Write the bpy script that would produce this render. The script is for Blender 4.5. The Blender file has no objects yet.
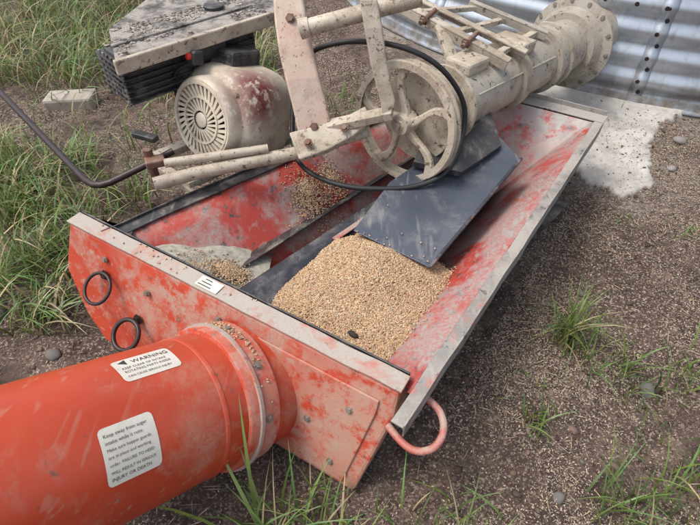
import bpy, math, random
import numpy as np
from mathutils import Vector, noise, Matrix
random.seed(4); rng=np.random.default_rng(7)
sc=bpy.context.scene
# ---------------------------------------------------------------- helpers
def V(*a): return Vector(a)
def link(o,parent=None):
    sc.collection.objects.link(o)
    if parent: o.parent=parent
    return o
def empty(name,loc=(0,0,0)):
    e=bpy.data.objects.new(name,None); e.empty_display_size=.1
    sc.collection.objects.link(e); return e
def mk(name,verts,faces,mat,parent=None,smooth=False,bevel=0):
    me=bpy.data.meshes.new(name); me.from_pydata([tuple(v) for v in verts],[],faces); me.update()
    import bmesh
    bm=bmesh.new(); bm.from_mesh(me); bmesh.ops.recalc_face_normals(bm,faces=bm.faces); bm.to_mesh(me); bm.free()
    if mat: me.materials.append(mat)
    if smooth:
        for p in me.polygons: p.use_smooth=True
    o=bpy.data.objects.new(name,me); link(o,parent)
    if bevel:
        b=o.modifiers.new('b','BEVEL'); b.width=bevel; b.segments=2; b.limit_method='ANGLE'; b.angle_limit=.6
    return o
def plate(name,pts,th,mat,parent=None,bevel=.0015,n=None):
    pts=[Vector(p) for p in pts]
    if n is None:
        n=Vector((0,0,0))
        for i in range(len(pts)):
            n+=pts[i].cross(pts[(i+1)%len(pts)])
    n=Vector(n).normalized()
    if n.z<0: n=-n
    k=len(pts)
    v=pts+[p-n*th for p in pts]
    f=[list(range(k)),list(range(2*k-1,k-1,-1))]+[[i,(i+1)%k,k+(i+1)%k,k+i] for i in range(k)]
    return mk(name,v,f,mat,parent,bevel=bevel)
def strip(name,cs,ws,wdir,tdir,th,mat,parent=None,bevel=.006):
    v=[];f=[];wdir=Vector(wdir).normalized(); tdir=Vector(tdir).normalized()
    for c,w_ in zip(cs,ws):
        c=Vector(c)
        v+=[c-wdir*w_-tdir*th/2,c+wdir*w_-tdir*th/2,c+wdir*w_+tdir*th/2,c-wdir*w_+tdir*th/2]
    n=len(cs)
    for j in range(n-1):
        for i in range(4): f.append([j*4+i,j*4+(i+1)%4,(j+1)*4+(i+1)%4,(j+1)*4+i])
    f+=[[0,1,2,3],[4*n-1,4*n-2,4*n-3,4*n-4]]
    return mk(name,v,f,mat,parent,bevel=bevel)
def frame(d,up=(0,0,1)):
    d=Vector(d).normalized(); e1=d.cross(Vector(up))
    if e1.length<1e-3: e1=Vector((1,0,0))
    e1.normalize(); e2=e1.cross(d).normalized()
    return d,e1,e2
def lathe(name,o,d,prof,mat,parent=None,seg=48,smooth=True,bevel=0,sharp=True,sq=None):
    o=Vector(o); d,e1,e2=frame(d); v=[];f=[]
    for j,(s,r) in enumerate(prof):
        ex=sq[j] if sq else 2
        for i in range(seg):
            a=2*math.pi*i/seg; c_,s_=math.cos(a),math.sin(a)
            k=(abs(c_)**ex+abs(s_)**ex)**(-1/ex)
            v.append(o+d*s+(e1*c_+e2*s_)*r*k)
    for j in range(len(prof)-1):
        for i in range(seg):
            f.append([j*seg+i,j*seg+(i+1)%seg,(j+1)*seg+(i+1)%seg,(j+1)*seg+i])
    ob=mk(name,v,f,mat,parent,smooth)
    if smooth and sharp:
        m=ob.modifiers.new('es','EDGE_SPLIT'); m.split_angle=.7
    return ob
def box(name,c,ax,size,mat,parent=None,bevel=.003):
    c=Vector(c); ax=[Vector(a).normalized()*(s/2) for a,s in zip(ax,size)]
    v=[c+ax[0]*i+ax[1]*j+ax[2]*k for i in(-1,1) for j in(-1,1) for k in(-1,1)]
    f=[[0,1,3,2],[4,6,7,5],[0,4,5,1],[2,3,7,6],[0,2,6,4],[1,5,7,3]]
    return mk(name,v,f,mat,parent,bevel=bevel)
def bar(name,p,q,w,h,mat,parent=None,up=(0,0,1),bevel=.003):
    p=Vector(p);q=Vector(q); d,e1,e2=frame(q-p,up)
    return box(name,(p+q)/2,(d,e1,e2),((q-p).length,w,h),mat,parent,bevel)
def angle_iron(name,p,q,w,t,mat,parent=None,up=(0,0,1),flip=1):
    p=Vector(p);q=Vector(q); d,e1,e2=frame(q-p,up); L=(q-p).length
    box(name,(p+q)/2,(d,e1,e2),(L,w,t),mat,parent,.002)
    box(name,(p+q)/2+e1*flip*(w/2-t/2)-e2*(w/2),(d,e1,e2),(L,t,w-t-.001),mat,parent,.002)
def pipe(name,pts,r,mat,parent=None,cyc=False,smoothpath=False,res=10):
    cu=bpy.data.curves.new(name,'CURVE'); cu.dimensions='3D'; cu.bevel_depth=r; cu.bevel_resolution=4; cu.use_fill_caps=True
    if smoothpath:
        sp=cu.splines.new('NURBS'); sp.points.add(len(pts)-1); sp.order_u=3; sp.use_endpoint_u=not cyc; sp.resolution_u=res
    else:
        sp=cu.splines.new('POLY'); sp.points.add(len(pts)-1)
    for i,p in enumerate(pts): sp.points[i].co=(*p,1)
    sp.use_cyclic_u=cyc
    t=bpy.data.objects.new('t',cu); sc.collection.objects.link(t)
    bpy.context.view_layer.update()
    dg=bpy.context.evaluated_depsgraph_get()
    me=bpy.data.meshes.new_from_object(t.evaluated_get(dg)); bpy.data.objects.remove(t)
    me.name=name; me.materials.clear(); me.materials.append(mat)
    for p in me.polygons: p.use_smooth=True
    o=bpy.data.objects.new(name,me); link(o,parent)
    m=o.modifiers.new('es','EDGE_SPLIT'); m.split_angle=1.0
    return o
def bolt(name,p,n,r,mat,parent,h=None):
    h=h or r*.9
    lathe(name,p,n,[(-.002,0.0001),(-.002,r*1.5),(h*.25,r*1.5),(h*.25,r),(h,r),(h*1.05,.0001)],mat,parent,seg=6 if r<.02 else 12,smooth=False)
# ---------------------------------------------------------------- materials
def newmat(name):
    m=bpy.data.materials.new(name); m.use_nodes=True; nt=m.node_tree; nt.nodes.clear()
    out=nt.nodes.new('ShaderNodeOutputMaterial'); b=nt.nodes.new('ShaderNodeBsdfPrincipled')
    nt.links.new(b.outputs[0],out.inputs[0]); return m,nt,b
def tex(nt,scale,detail=6,rough=.6,stretch=None,off=0,dist=0):
    tc=nt.nodes.new('ShaderNodeTexCoord'); mp=nt.nodes.new('ShaderNodeMapping')
    mp.inputs['Location'].default_value=(off,off*1.7,off*.6)
    if stretch:
        mp.inputs['Scale'].default_value=stretch[0]; mp.inputs['Rotation'].default_value=stretch[1]
    nt.links.new(tc.outputs['Object'],mp.inputs[0])
    n=nt.nodes.new('ShaderNodeTexNoise'); n.inputs['Scale'].default_value=scale; n.inputs['Detail'].default_value=min(detail,5)
    n.inputs['Roughness'].default_value=rough; n.inputs['Distortion'].default_value=dist
    nt.links.new(mp.outputs[0],n.inputs['Vector']); return n.outputs[0]
def ramp(nt,inp,a,b,ca=(0,0,0,1),cb=(1,1,1,1)):
    r=nt.nodes.new('ShaderNodeValToRGB'); r.color_ramp.elements[0].position=a; r.color_ramp.elements[1].position=b
    r.color_ramp.elements[0].color=ca; r.color_ramp.elements[1].color=cb
    nt.links.new(inp,r.inputs[0]); return r.outputs[0]
def mixc(nt,fac,c1,c2,mode='MIX'):
    m=nt.nodes.new('ShaderNodeMix'); m.data_type='RGBA'; m.blend_type=mode
    for k,s in ((0,fac),(6,c1),(7,c2)):
        if isinstance(s,(int,float)): m.inputs[k].default_value=s
        elif isinstance(s,tuple): m.inputs[k].default_value=(*s[:3],1)
        else: nt.links.new(s,m.inputs[k])
    return m.outputs[2]
def mth(nt,op,a,b=0.,c=None):
    m=nt.nodes.new('ShaderNodeMath'); m.operation=op; m.use_clamp=(op in('ADD','MULTIPLY','MULTIPLY_ADD','SUBTRACT'))
    for k,s in enumerate((a,b)):
        if isinstance(s,(int,float)): m.inputs[k].default_value=s
        else: nt.links.new(s,m.inputs[k])
    return m.outputs[0]
def upmask(nt,lo=.3,hi=.95):
    g=nt.nodes.new('ShaderNodeNewGeometry'); s=nt.nodes.new('ShaderNodeSeparateXYZ')
    nt.links.new(g.outputs['Normal'],s.inputs[0]); return ramp(nt,s.outputs[2],lo,hi)
def ballmask(nt,c,r0,r1):
    g=nt.nodes.new('ShaderNodeNewGeometry'); d=nt.nodes.new('ShaderNodeVectorMath'); d.operation='DISTANCE'
    nt.links.new(g.outputs['Position'],d.inputs[0]); d.inputs[1].default_value=c
    return ramp(nt,d.outputs['Value'],r0,r1,(1,1,1,1),(0,0,0,1))
def bump(nt,b,h,st,dist=.01):
    n=nt.nodes.new('ShaderNodeBump'); n.inputs['Strength'].default_value=st; n.inputs['Distance'].default_value=dist
    nt.links.new(h,n.inputs['Height']); nt.links.new(n.outputs[0],b.inputs['Normal'])
def worn(name,base,base2,dust,d0,d1,scale=6,spot=None,s0=.62,s1=.68,rough=.45,metal=0,up=.35,stretch=None,off=0,extra=None,grit=.5,bst=.35,scr=0):
    m,nt,b=newmat(name)
    dn=tex(nt,scale,5,.70,stretch,off+5,.3)
    c=mixc(nt,ramp(nt,tex(nt,scale*.6,3,.6,stretch,off),.35,.65),base,base2)
    if spot:
        c=mixc(nt,ramp(nt,tex(nt,scale*5,4,.75,stretch,off+3),s0,s1),c,spot)
    if extra:
        for (cen,r0,r1,col,thr) in extra:
            k=mth(nt,'MULTIPLY',ballmask(nt,cen,r0,r1),ramp(nt,tex(nt,scale*3,5,.7,stretch,off+9),thr,thr+.12))
            c=mixc(nt,k,c,col)
    dm=ramp(nt,dn,d0,d1)
    fine=ramp(nt,tex(nt,scale*22,2,.7,None,off),.3,.75)
    dm=mth(nt,'MULTIPLY',dm,mth(nt,'ADD',mth(nt,'MULTIPLY',fine,.75),.3))
    if scr:
        for kk,(ang,o2) in enumerate(((.5,1.),(-.9,4.))):
            sn=tex(nt,26,2,.6,((1,.07,1),(0,.3,ang)),o2)
            dm=mth(nt,'ADD',dm,mth(nt,'MULTIPLY',ramp(nt,sn,.64,.70),scr))
    u=mth(nt,'MULTIPLY',upmask(nt),up)
    un=mth(nt,'MULTIPLY',u,mth(nt,'ADD',ramp(nt,dn,d0-.12,d1),.15))
    dm=mth(nt,'ADD',dm,un)
    c=mixc(nt,dm,c,dust)
    if grit:
        g=mth(nt,'MULTIPLY',ramp(nt,tex(nt,210,3,.75,None,off+1),.58,.70),mth(nt,'MULTIPLY',ramp(nt,dn,.38,.62),grit))
        c=mixc(nt,g,c,tuple(x*.4 for x in dust))
    nt.links.new(c,b.inputs['Base Color'])
    rr=nt.nodes.new('ShaderNodeMapRange'); nt.links.new(dm,rr.inputs[0]); rr.inputs[3].default_value=rough; rr.inputs[4].default_value=.92
    nt.links.new(rr.outputs[0],b.inputs['Roughness'])
    if metal:
        mm=nt.nodes.new('ShaderNodeMapRange'); nt.links.new(dm,mm.inputs[0]); mm.inputs[3].default_value=metal; mm.inputs[4].default_value=0
        nt.links.new(mm.outputs[0],b.inputs['Metallic'])
    bump(nt,b,mth(nt,'ADD',mth(nt,'MULTIPLY',dn,.6),mth(nt,'MULTIPLY',fine,.3)),bst,.004)
    return m
M_red=worn('orange_paint',(.50,.062,.026),(.40,.045,.021),(.40,.27,.21),.47,.62,6,(.17,.07,.045),.60,.66,.45,up=.25,scr=.4,
           extra=[((.02,.70,.25),.10,.46,(.44,.23,.17),.40),((-.55,1.05,.38),.02,.35,(.40,.29,.23),.46)])
M_redrim=worn('dusty_orange_rim',(.42,.12,.08),(.36,.19,.14),(.36,.33,.29),.38,.52,8,(.10,.06,.05),.58,.64,.6,up=.35,off=3,scr=.25)
M_tube=worn('orange_tube_paint',(.49,.054,.017),(.40,.042,.015),(.40,.24,.17),.52,.74,5,(.18,.05,.03),.64,.70,.33,up=.14,grit=.7,bst=.06,scr=.30)
M_inner=worn('hopper_inner_paint',(.43,.038,.022),(.33,.032,.021),(.31,.28,.25),.44,.58,5,(.05,.04,.04),.57,.63,.5,up=.14,off=2,scr=.35)
M_innerR=worn('hopper_side_paint',(.42,.040,.025),(.33,.035,.026),(.30,.28,.26),.40,.54,4.5,(.05,.045,.045),.57,.63,.5,up=.10,off=7.3,scr=.4,
           extra=[((1.0,2.2,.35),.12,.42,(.36,.34,.32),.40)])
M_lip=worn('worn_grey_steel',(.24,.23,.22),(.15,.145,.14),(.34,.31,.28),.40,.58,6,(.05,.04,.035),.56,.62,.55,metal=.15,scr=.35,
           extra=[((.2,.75,.40),.1,.6,(.42,.11,.07),.52),((.9,1.8,.40),.1,.5,(.38,.11,.07),.58)])
M_black=worn('blackened_steel',(.030,.031,.035),(.05,.05,.055),(.24,.21,.18),.50,.68,8,(.26,.045,.03),.66,.70,.45,metal=.4,up=.2,scr=.25)
M_beam=worn('dark_beam_steel',(.035,.037,.047),(.06,.064,.078),(.22,.2,.19),.50,.75,8,(.35,.05,.03),.64,.69,.4,metal=.5,up=.1,off=1,scr=.3)
M_chute=worn('slate_steel',(.065,.078,.105),(.10,.112,.14),(.24,.225,.21),.50,.78,5,(.04,.04,.045),.64,.70,.40,metal=.45,up=.10,off=4,grit=.6,scr=.3)
M_cream=worn('cream_machine_paint',(.50,.44,.35),(.37,.32,.25),(.25,.195,.14),.45,.62,8,(.08,.045,.03),.57,.64,.5,up=.1,grit=.8,scr=.35)
M_pink=worn('faded_arm_paint',(.48,.31,.25),(.50,.41,.33),(.34,.26,.20),.48,.66,9,(.16,.05,.03),.59,.66,.55,up=.1,scr=.35)
M_motor=worn('engine_paint',(.60,.54,.43),(.50,.44,.35),(.31,.24,.17),.48,.66,9,(.09,.06,.045),.62,.69,.42,up=.08,scr=.2,
             extra=[((-.33,1.78,.70),.06,.17,(.13,.012,.018),.36)])
M_slab=worn('weathered_cover',(.17,.15,.13),(.06,.055,.05),(.34,.31,.28),.42,.56,10,(.02,.019,.019),.47,.54,.75,up=.2,grit=1,bst=.8)
M_galvT=worn('auger_tube_metal',(.46,.42,.35),(.35,.32,.27),(.25,.20,.15),.46,.62,7,(.09,.055,.04),.58,.65,.42,metal=.2,up=.1,scr=.35)
M_rust=worn('rusty_steel',(.16,.07,.045),(.10,.045,.03),(.25,.2,.16),.5,.7,12,(.03,.02,.02),.6,.66,.75)
M_handle=worn('handle_paint',(.44,.12,.085),(.35,.08,.065),(.38,.31,.26),.48,.64,14,(.12,.06,.04),.58,.64,rough=.5)
def simple(name,c,rough=.6,metal=0,var=.3,scale=20):
    m,nt,b=newmat(name)
    n=ramp(nt,tex(nt,scale,4,.65),.3,.7)
    nt.links.new(mixc(nt,n,tuple(x*(1-var) for x in c),tuple(min(1,x*(1+var)) for x in c)),b.inputs['Base Color'])
    b.inputs['Roughness'].default_value=rough; b.inputs['Metallic'].default_value=metal
    bump(nt,b,n,.2,.002); return m
M_rubber=simple('rubber',(.014,.014,.015),.55)
M_dark=simple('dark_inside',(.012,.011,.011),.8)
M_label=worn('label_white',(.64,.61,.54),(.58,.55,.47),(.42,.34,.26),.55,.72,9,rough=.45,up=.1,grit=.6,bst=.05,scr=.2)
M_ink=simple('label_ink',(.035,.035,.035),.5)
M_bolt=simple('bolt_zinc',(.26,.22,.19),.5,.4)
M_rod=simple('rod_steel',(.035,.022,.022),.45,.3)
def attrmat(name,rough=.7,trans=0):
    m,nt,b=newmat(name); a=nt.nodes.new('ShaderNodeAttribute'); a.attribute_name='Col'
    nt.links.new(a.outputs['Color'],b.inputs['Base Color']); b.inputs['Roughness'].default_value=rough
    if trans:
        t=nt.nodes.new('ShaderNodeBsdfTranslucent'); nt.links.new(a.outputs['Color'],t.inputs[0])
        ms=nt.nodes.new('ShaderNodeMixShader'); ms.inputs[0].default_value=trans
        out=[n for n in nt.nodes if n.type=='OUTPUT_MATERIAL'][0]
        nt.links.new(b.outputs[0],ms.inputs[1]); nt.links.new(t.outputs[0],ms.inputs[2]); nt.links.new(ms.outputs[0],out.inputs[0])
    return m
M_grass=attrmat('grass_blades',.45,.3); M_bits=attrmat('loose_bits',.85); M_kern=attrmat('wheat_kernels',.6)
# ---------------------------------------------------------------- scatter tools
def raw(name,verts,loops,per,mat,cols=None,smooth=False,parent=None):
    me=bpy.data.meshes.new(name); nv=len(verts); nf=len(loops)//per
    me.vertices.add(nv); me.vertices.foreach_set('co',verts.astype(np.float32).ravel())
    me.loops.add(len(loops)); me.loops.foreach_set('vertex_index',loops.astype(np.int32))
    me.polygons.add(nf); me.polygons.foreach_set('loop_start',(np.arange(nf)*per).astype(np.int32))
    if smooth: me.polygons.foreach_set('use_smooth',np.ones(nf,dtype=bool))
    me.update(calc_edges=True); me.validate()
    if cols is not None:
        at=me.attributes.new('Col','FLOAT_COLOR','POINT')
        c=np.ones((nv,4),np.float32); c[:,:3]=cols; at.data.foreach_set('color',c.ravel())
    me.materials.append(mat); o=bpy.data.objects.new(name,me); link(o,parent); return o
def ico():
    p=(1+5**.5)/2
    v=np.array([[-1,p,0],[1,p,0],[-1,-p,0],[1,-p,0],[0,-1,p],[0,1,p],[0,-1,-p],[0,1,-p],[p,0,-1],[p,0,1],[-p,0,-1],[-p,0,1]],float)
    v/=np.linalg.norm(v[0])
    f=np.array([[0,11,5],[0,5,1],[0,1,7],[0,7,10],[0,10,11],[1,5,9],[5,11,4],[11,10,2],[10,7,6],[7,1,8],[3,9,4],[3,4,2],[3,2,6],[3,6,8],[3,8,9],[4,9,5],[2,4,11],[6,2,10],[8,6,7],[9,8,1]])
    return v,f
IV,IF=ico()
def rotm(n,tilt):
    az=rng.uniform(0,2*np.pi,n); a=rng.normal(0,tilt,n); b=rng.normal(0,tilt,n)
    def R(ax,t):
        c,s=np.cos(t),np.sin(t); m=np.zeros((n,3,3)); i,j=[(1,2),(0,2),(0,1)][ax]
        m[:,ax,ax]=1;m[:,i,i]=c;m[:,j,j]=c;m[:,i,j]=-s;m[:,j,i]=s; return m
    return R(2,az)@R(1,a)@R(0,b)
def scatter(name,pos,scale,tilt,cols,mat,tv=IV,tf=IF,jit=0,smooth=True,parent=None):
    n=len(pos); R=rotm(n,tilt)
    v=tv[None]*scale[:,None,:]
    if jit: v=v*(1+rng.uniform(-jit,jit,(n,len(tv),1)))
    v=np.einsum('nij,nkj->nki',R,v)+pos[:,None,:]
    k=len(tv); loops=(tf[None]+(np.arange(n)*k)[:,None,None]).ravel()
    c=np.repeat(cols,k,0)
    return raw(name,v.reshape(-1,3),loops,tf.shape[1],mat,c,smooth,parent)
# ---------------------------------------------------------------- ground
def sstep(a,b,x):
    t=min(1,max(0,(x-a)/(b-a))); return t*t*(3-2*t)
BC=(2.8,5.42); BR=3.0; BZ=.18
PADP=[(1.10,2.98),(1.80,2.70),(1.84,2.58),(1.64,2.46),(1.53,2.30),(1.46,2.04),(1.32,1.98),(1.18,2.10),(1.0,2.5)]
def padf(x,y):
    if not(.9<x<1.98 and 1.8<y<3.1): return 0
    c=False; n=len(PADP); md=9
    for i in range(n):
        x1,y1=PADP[i];x2,y2=PADP[i-1]
        if (y1>y)!=(y2>y) and x<(x2-x1)*(y-y1)/(y2-y1)+x1: c=not c
        dx,dy=x2-x1,y2-y1; t=min(1,max(0,((x-x1)*dx+(y-y1)*dy)/(dx*dx+dy*dy)))
        md=min(md,math.hypot(x-x1-dx*t,y-y1-dy*t))
    s=(md if c else -md)+.035*noise.noise(V(x*12,y*12,3))+.02*noise.noise(V(x*35,y*35,7))
    return sstep(-.008,.008,s)
def gz(x,y):
    d=math.hypot(x-BC[0],y-BC[1])-BR
    z=.17*(1-sstep(.0,1.1,d))
    z+=.035*noise.noise(V(x*1.3,y*1.3,0))*min(1,max(0,d*1.2))
    p=padf(x,y); q=1-p*.85
    z+=q*(.018*noise.noise(V(x*5,y*5,3))+.012*noise.noise(V(x*13,y*13,5))+.007*noise.noise(V(x*30,y*30,9)))+p*.022
    return z
def axis(lo,hi,step,far):
    c=list(np.arange(lo,hi,step)); s=step; x=hi
    while x<far: c.append(x); s*=1.22; x+=s
    s=step; x=lo-step
    pre=[]
    while x>-far: pre.append(x); s*=1.22; x-=s
    return np.array(pre[::-1]+c)
xs=axis(-2.4,2.4,.0135,300); ys=axis(.2,4.0,.0135,300)
gv=np.array([[x,y,gz(x,y) if abs(x)<12 and abs(y)<14 else 0] for y in ys for x in xs])
nx,ny=len(xs),len(ys)
i,j=np.meshgrid(np.arange(nx-1),np.arange(ny-1)); b0=(j*nx+i).ravel()
gl=np.stack([b0,b0+1,b0+nx+1,b0+nx],1).ravel()
def palef(x,y):
    dd=math.hypot(x-BC[0],y-BC[1])-BR
    b=(1-sstep(.02,.30,dd+.18*noise.noise(V(x*4,y*4,8))))*.5
    d=math.hypot(x-1.5,y-2.25); b=max(b,.34*(1-sstep(.15,.45,d+.2*noise.noise(V(x*6,y*6,1)))))
    return max(padf(x,y),b)
gp=np.array([palef(x,y) if (0<x<4 and 1<y<5) else 0 for x,y,_ in gv])
mg,nt,b=newmat('soil')
at=nt.nodes.new('ShaderNodeAttribute'); at.attribute_name='Col'
c=mixc(nt,ramp(nt,tex(nt,2.2,5,.65),.35,.65),(.064,.040,.031),(.145,.100,.078))
c=mixc(nt,ramp(nt,tex(nt,14,5,.7,None,2),.42,.60),c,(.046,.029,.023))
c=mixc(nt,mth(nt,'MULTIPLY',ramp(nt,tex(nt,100,3,.7,None,4),.53,.60),ramp(nt,tex(nt,3,4,.6,None,6),.34,.56)),c,(.34,.27,.21))
sm=ramp(nt,at.outputs['Fac'],.45,.95)
c=mixc(nt,mth(nt,'MULTIPLY',at.outputs['Fac'],ramp(nt,tex(nt,26,5,.7,None,7),.20,.50)),c,(.38,.35,.31))
c=mixc(nt,sm,c,mixc(nt,ramp(nt,tex(nt,11,5,.7,None,9),.3,.60),(.34,.31,.28),(.56,.53,.49)))
nt.links.new(c,b.inputs['Base Color']); b.inputs['Roughness'].default_value=.95
hh=mth(nt,'ADD',mth(nt,'MULTIPLY',tex(nt,45,5,.75,None,1),.6),mth(nt,'MULTIPLY',tex(nt,130,3,.7,None,1),.3))
bump(nt,b,hh,1.0,.016)
raw('ground',gv,gl,4,mg,np.repeat(gp[:,None],3,1),True)
def in_hop(x,y):
    poly=[(.13,.60),(1.11,2.05),(.52,2.40),(-.80,1.34),(-1.0,1.30),(-.98,1.15),(.05,.58)]
    c=False; n=len(poly)
    for i in range(n):
        x1,y1=poly[i];x2,y2=poly[i-1]
        if (y1>y)!=(y2>y) and x<(x2-x1)*(y-y1)/(y2-y1)+x1: c=not c
    return c
def in_bin(x,y,m=.05): return math.hypot(x-BC[0],y-BC[1])<BR+m
def pts(n,xr,yr,dens=None,near=None):
    out=[]
    while len(out)<n:
        x=random.uniform(*xr); y=random.uniform(*yr)
        if in_bin(x,y) : continue
        if in_hop(x,y) and random.random()<.97: continue
        if padf(x,y)>.4 and random.random()<.93: continue
        if dens and random.random()>dens(x,y): continue
        out.append((x,y,gz(x,y)))
    return np.array(out)
def dcl(x,y): return .30+.70*(noise.noise(V(x*2,y*2,4))>-.1)
P=pts(24000,(-2.6,2.6),(.25,4.2),dcl)
P[:15000]=pts(15000,(-.3,2.1),(.3,2.6),dcl)
n=len(P); s=rng.lognormal(-5.62,.48,n).clip(.0016,.017)
sc3=np.stack([s*rng.uniform(.8,1.5,n),s*rng.uniform(.8,1.2,n),s*rng.uniform(.4,.8,n)],1)
base=np.array([.108,.073,.056]); cols=base*rng.uniform(.35,1.6,(n,1))*rng.uniform(.92,1.08,(n,3))
st=rng.random(n)<.02; cols[st]=np.array([.22,.19,.17])*rng.uniform(.5,1.2,(st.sum(),1))
P[:,2]+=s*.05
scatter('soil_crumbs',P,sc3,.5,cols.clip(0,1),M_bits,jit=.32,smooth=False)
def dch(x,y):
    k=noise.noise(V(x*2.2,y*2.2,11))+.5*noise.noise(V(x*7,y*7,2))
    return min(1,max(.10,.40+k*1.2))
P=pts(50000,(-2.2,2.3),(.3,3.2),dch); P[:39000]=pts(39000,(.0,1.95),(.33,2.5),dch)
n=len(P); s=rng.uniform(.0018,.0046,n)
sc3=np.stack([s*rng.uniform(1.0,2.0,n),s*.65,s*.3],1)
cols=np.array([.40,.315,.24])*rng.uniform(.3,1.5,(n,1))*rng.uniform(.93,1.07,(n,3))
P[:,2]+=.003
OV=np.array([[1,0,0],[-1,0,0],[0,1,0],[0,-1,0],[0,0,1],[0,0,-1]],float)
OF=np.array([[0,2,4],[2,1,4],[1,3,4],[3,0,4],[2,0,5],[1,2,5],[3,1,5],[0,3,5]])
scatter('seed_chaff',P,sc3,.4,cols.clip(0,.8),M_bits,OV,OF,smooth=False)
n=3600; P=pts(n,(-2.4,2.2),(.3,3.6),dch); l=rng.uniform(.008,.045,n)
P[:,2]+=.007
scatter('straw_litter',P,np.stack([l,np.full(n,.0015),np.full(n,.0011)],1),.15,np.array([.44,.35,.23])*rng.uniform(.4,1.3,(n,1)),M_bits,OV,OF,smooth=False)
ST=[(1.05,.98,.026,.12),(1.30,1.08,.018,.11),(-1.40,1.31,.045,.15),(1.62,1.52,.022,.13),(.62,.60,.018,.13),(1.9,1.9,.045,.14),(-1.1,1.12,.025,.12),(.8,.45,.018,.13),(.95,1.42,.022,.11),(1.70,2.34,.03,.22),(1.60,2.16,.02,.25)]
def subd(v,f):
    v=list(map(tuple,v)); mid={}; nf=[]
    def m(a,b_):
        k=(min(a,b_),max(a,b_))
        if k not in mid:
            p=(np.array(v[a])+np.array(v[b_]))/2; p=p/np.linalg.norm(p); v.append(tuple(p)); mid[k]=len(v)-1
        return mid[k]
    for a,b_,c_ in f:
        x,y,z=m(a,b_),m(b_,c_),m(c_,a); nf+=[[a,x,z],[b_,y,x],[c_,z,y],[x,y,z]]
    return np.array(v),np.array(nf)
SV,SF=subd(IV,IF)
P=np.array([[a,b_,gz(a,b_)+r*.1] for a,b_,r,_ in ST]); s=np.array([r for *_,r,_ in ST])
scatter('stones',P,np.stack([s*1.3,s,s*.65],1),.3,np.array([[c*1.0,c*.92,c*.85] for *_,c in ST]),M_bits,SV,SF,jit=.11,smooth=False)
# ---------------------------------------------------------------- grass
def blades(name,roots,h,w,lean,az,curl,c0,c1,parent=None):
    n=len(roots); S=6; t=np.linspace(0,1,S)[None,:]
    d=np.stack([np.cos(az),np.sin(az),np.zeros(n)],1); side=np.stack([-np.sin(az+.6*curl),np.cos(az+.6*curl),np.zeros(n)],1)
    hor=(lean[:,None]*h[:,None])*(t**1.7); ver=h[:,None]*(t-(.55*lean[:,None]**1.2)*t**2.6)
    c=roots[:,None,:]+d[:,None,:]*hor[...,None]; c[...,2]+=ver
    sw=(curl*h)[:,None]*(t**2)*.3; c+=side[:,None,:]*sw[...,None]
    ww=w[:,None]*(1-t**2.2)*.5+.0002
    Lf=c-side[:,None,:]*ww[...,None]; Rt=c+side[:,None,:]*ww[...,None]; Rt[...,2]+=ww*.5
    v=np.stack([Lf,Rt],2).reshape(n,S*2,3)
    f=np.array([[2*k,2*k+1,2*k+3,2*k+2] for k in range(S-1)])
    loops=(f[None]+(np.arange(n)*S*2)[:,None,None]).ravel()
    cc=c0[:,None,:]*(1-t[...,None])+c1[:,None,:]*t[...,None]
    cc=np.repeat(cc[:,:,None,:],2,2).reshape(-1,3)
    return raw(name,v.reshape(-1,3),loops,4,M_grass,cc,True,parent)
def greens(n,dry=.15):
    g=np.array([.135,.235,.058])*rng.uniform(.5,1.5,(n,1))*np.stack([rng.uniform(.75,1.3,n),np.ones(n),rng.uniform(.7,1.5,n)],1)
    dr=rng.random(n)<dry; g[dr]=np.array([.46,.38,.21])*rng.uniform(.6,1.2,(dr.sum(),1))
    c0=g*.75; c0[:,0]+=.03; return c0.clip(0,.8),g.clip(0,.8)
def dgr(x,y):
    d=math.hypot(x+1.45,(y-2.75)*1.2)
    if d<.42: return .05
    k=.42+noise.noise(V(x*1.6,y*1.6,20))*1.6+noise.noise(V(x*5,y*5,1))*.6
    if y>3.2: k+=.55
    e=sstep(-.95,-1.35,x+ (y-1.4)*-.05) if y<3.0 else 1
    return max(0,min(1,k))*e
R_=[]
while len(R_)<10500:
    y=random.uniform(1.2,6.8); x=random.uniform(-.95*y*.75-.6,-.2 if y>3 else -.9)
    if y>3.0 and x>-.5 and random.random()<.6: continue
    if random.random()<dgr(x,y): R_.append((x,y,gz(x,y)-.005))
R_=np.array(R_); n=len(R_)
hs=rng.uniform(.07,.30,n)*(1+.4*(R_[:,1]>2.9)); c0,c1=greens(n,.30)
tid=(np.floor(R_[:,0]*7)+np.floor(R_[:,1]*7)*3); az=(tid*1.7+rng.normal(0,.9,n))
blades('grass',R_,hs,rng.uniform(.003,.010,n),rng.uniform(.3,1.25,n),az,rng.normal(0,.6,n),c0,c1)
def tuft(name,x,y,n,h,spread=.03,dry=.12,w=.006,azb=None,lean=(.2,1.0)):
    r=np.array([[x+random.gauss(0,spread),y+random.gauss(0,spread),0] for _ in range(n)])
    for q in r: q[2]=gz(q[0],q[1])-.005
    az=rng.uniform(0,6.28,n) if azb is None else rng.normal(azb,.7,n)
    c0,c1=greens(n,dry)
    blades(name,r,rng.uniform(.45,1.1,n)*h,rng.uniform(.6,1.3,n)*w,rng.uniform(*lean,n),az,rng.normal(0,.6,n),c0,c1)
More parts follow.
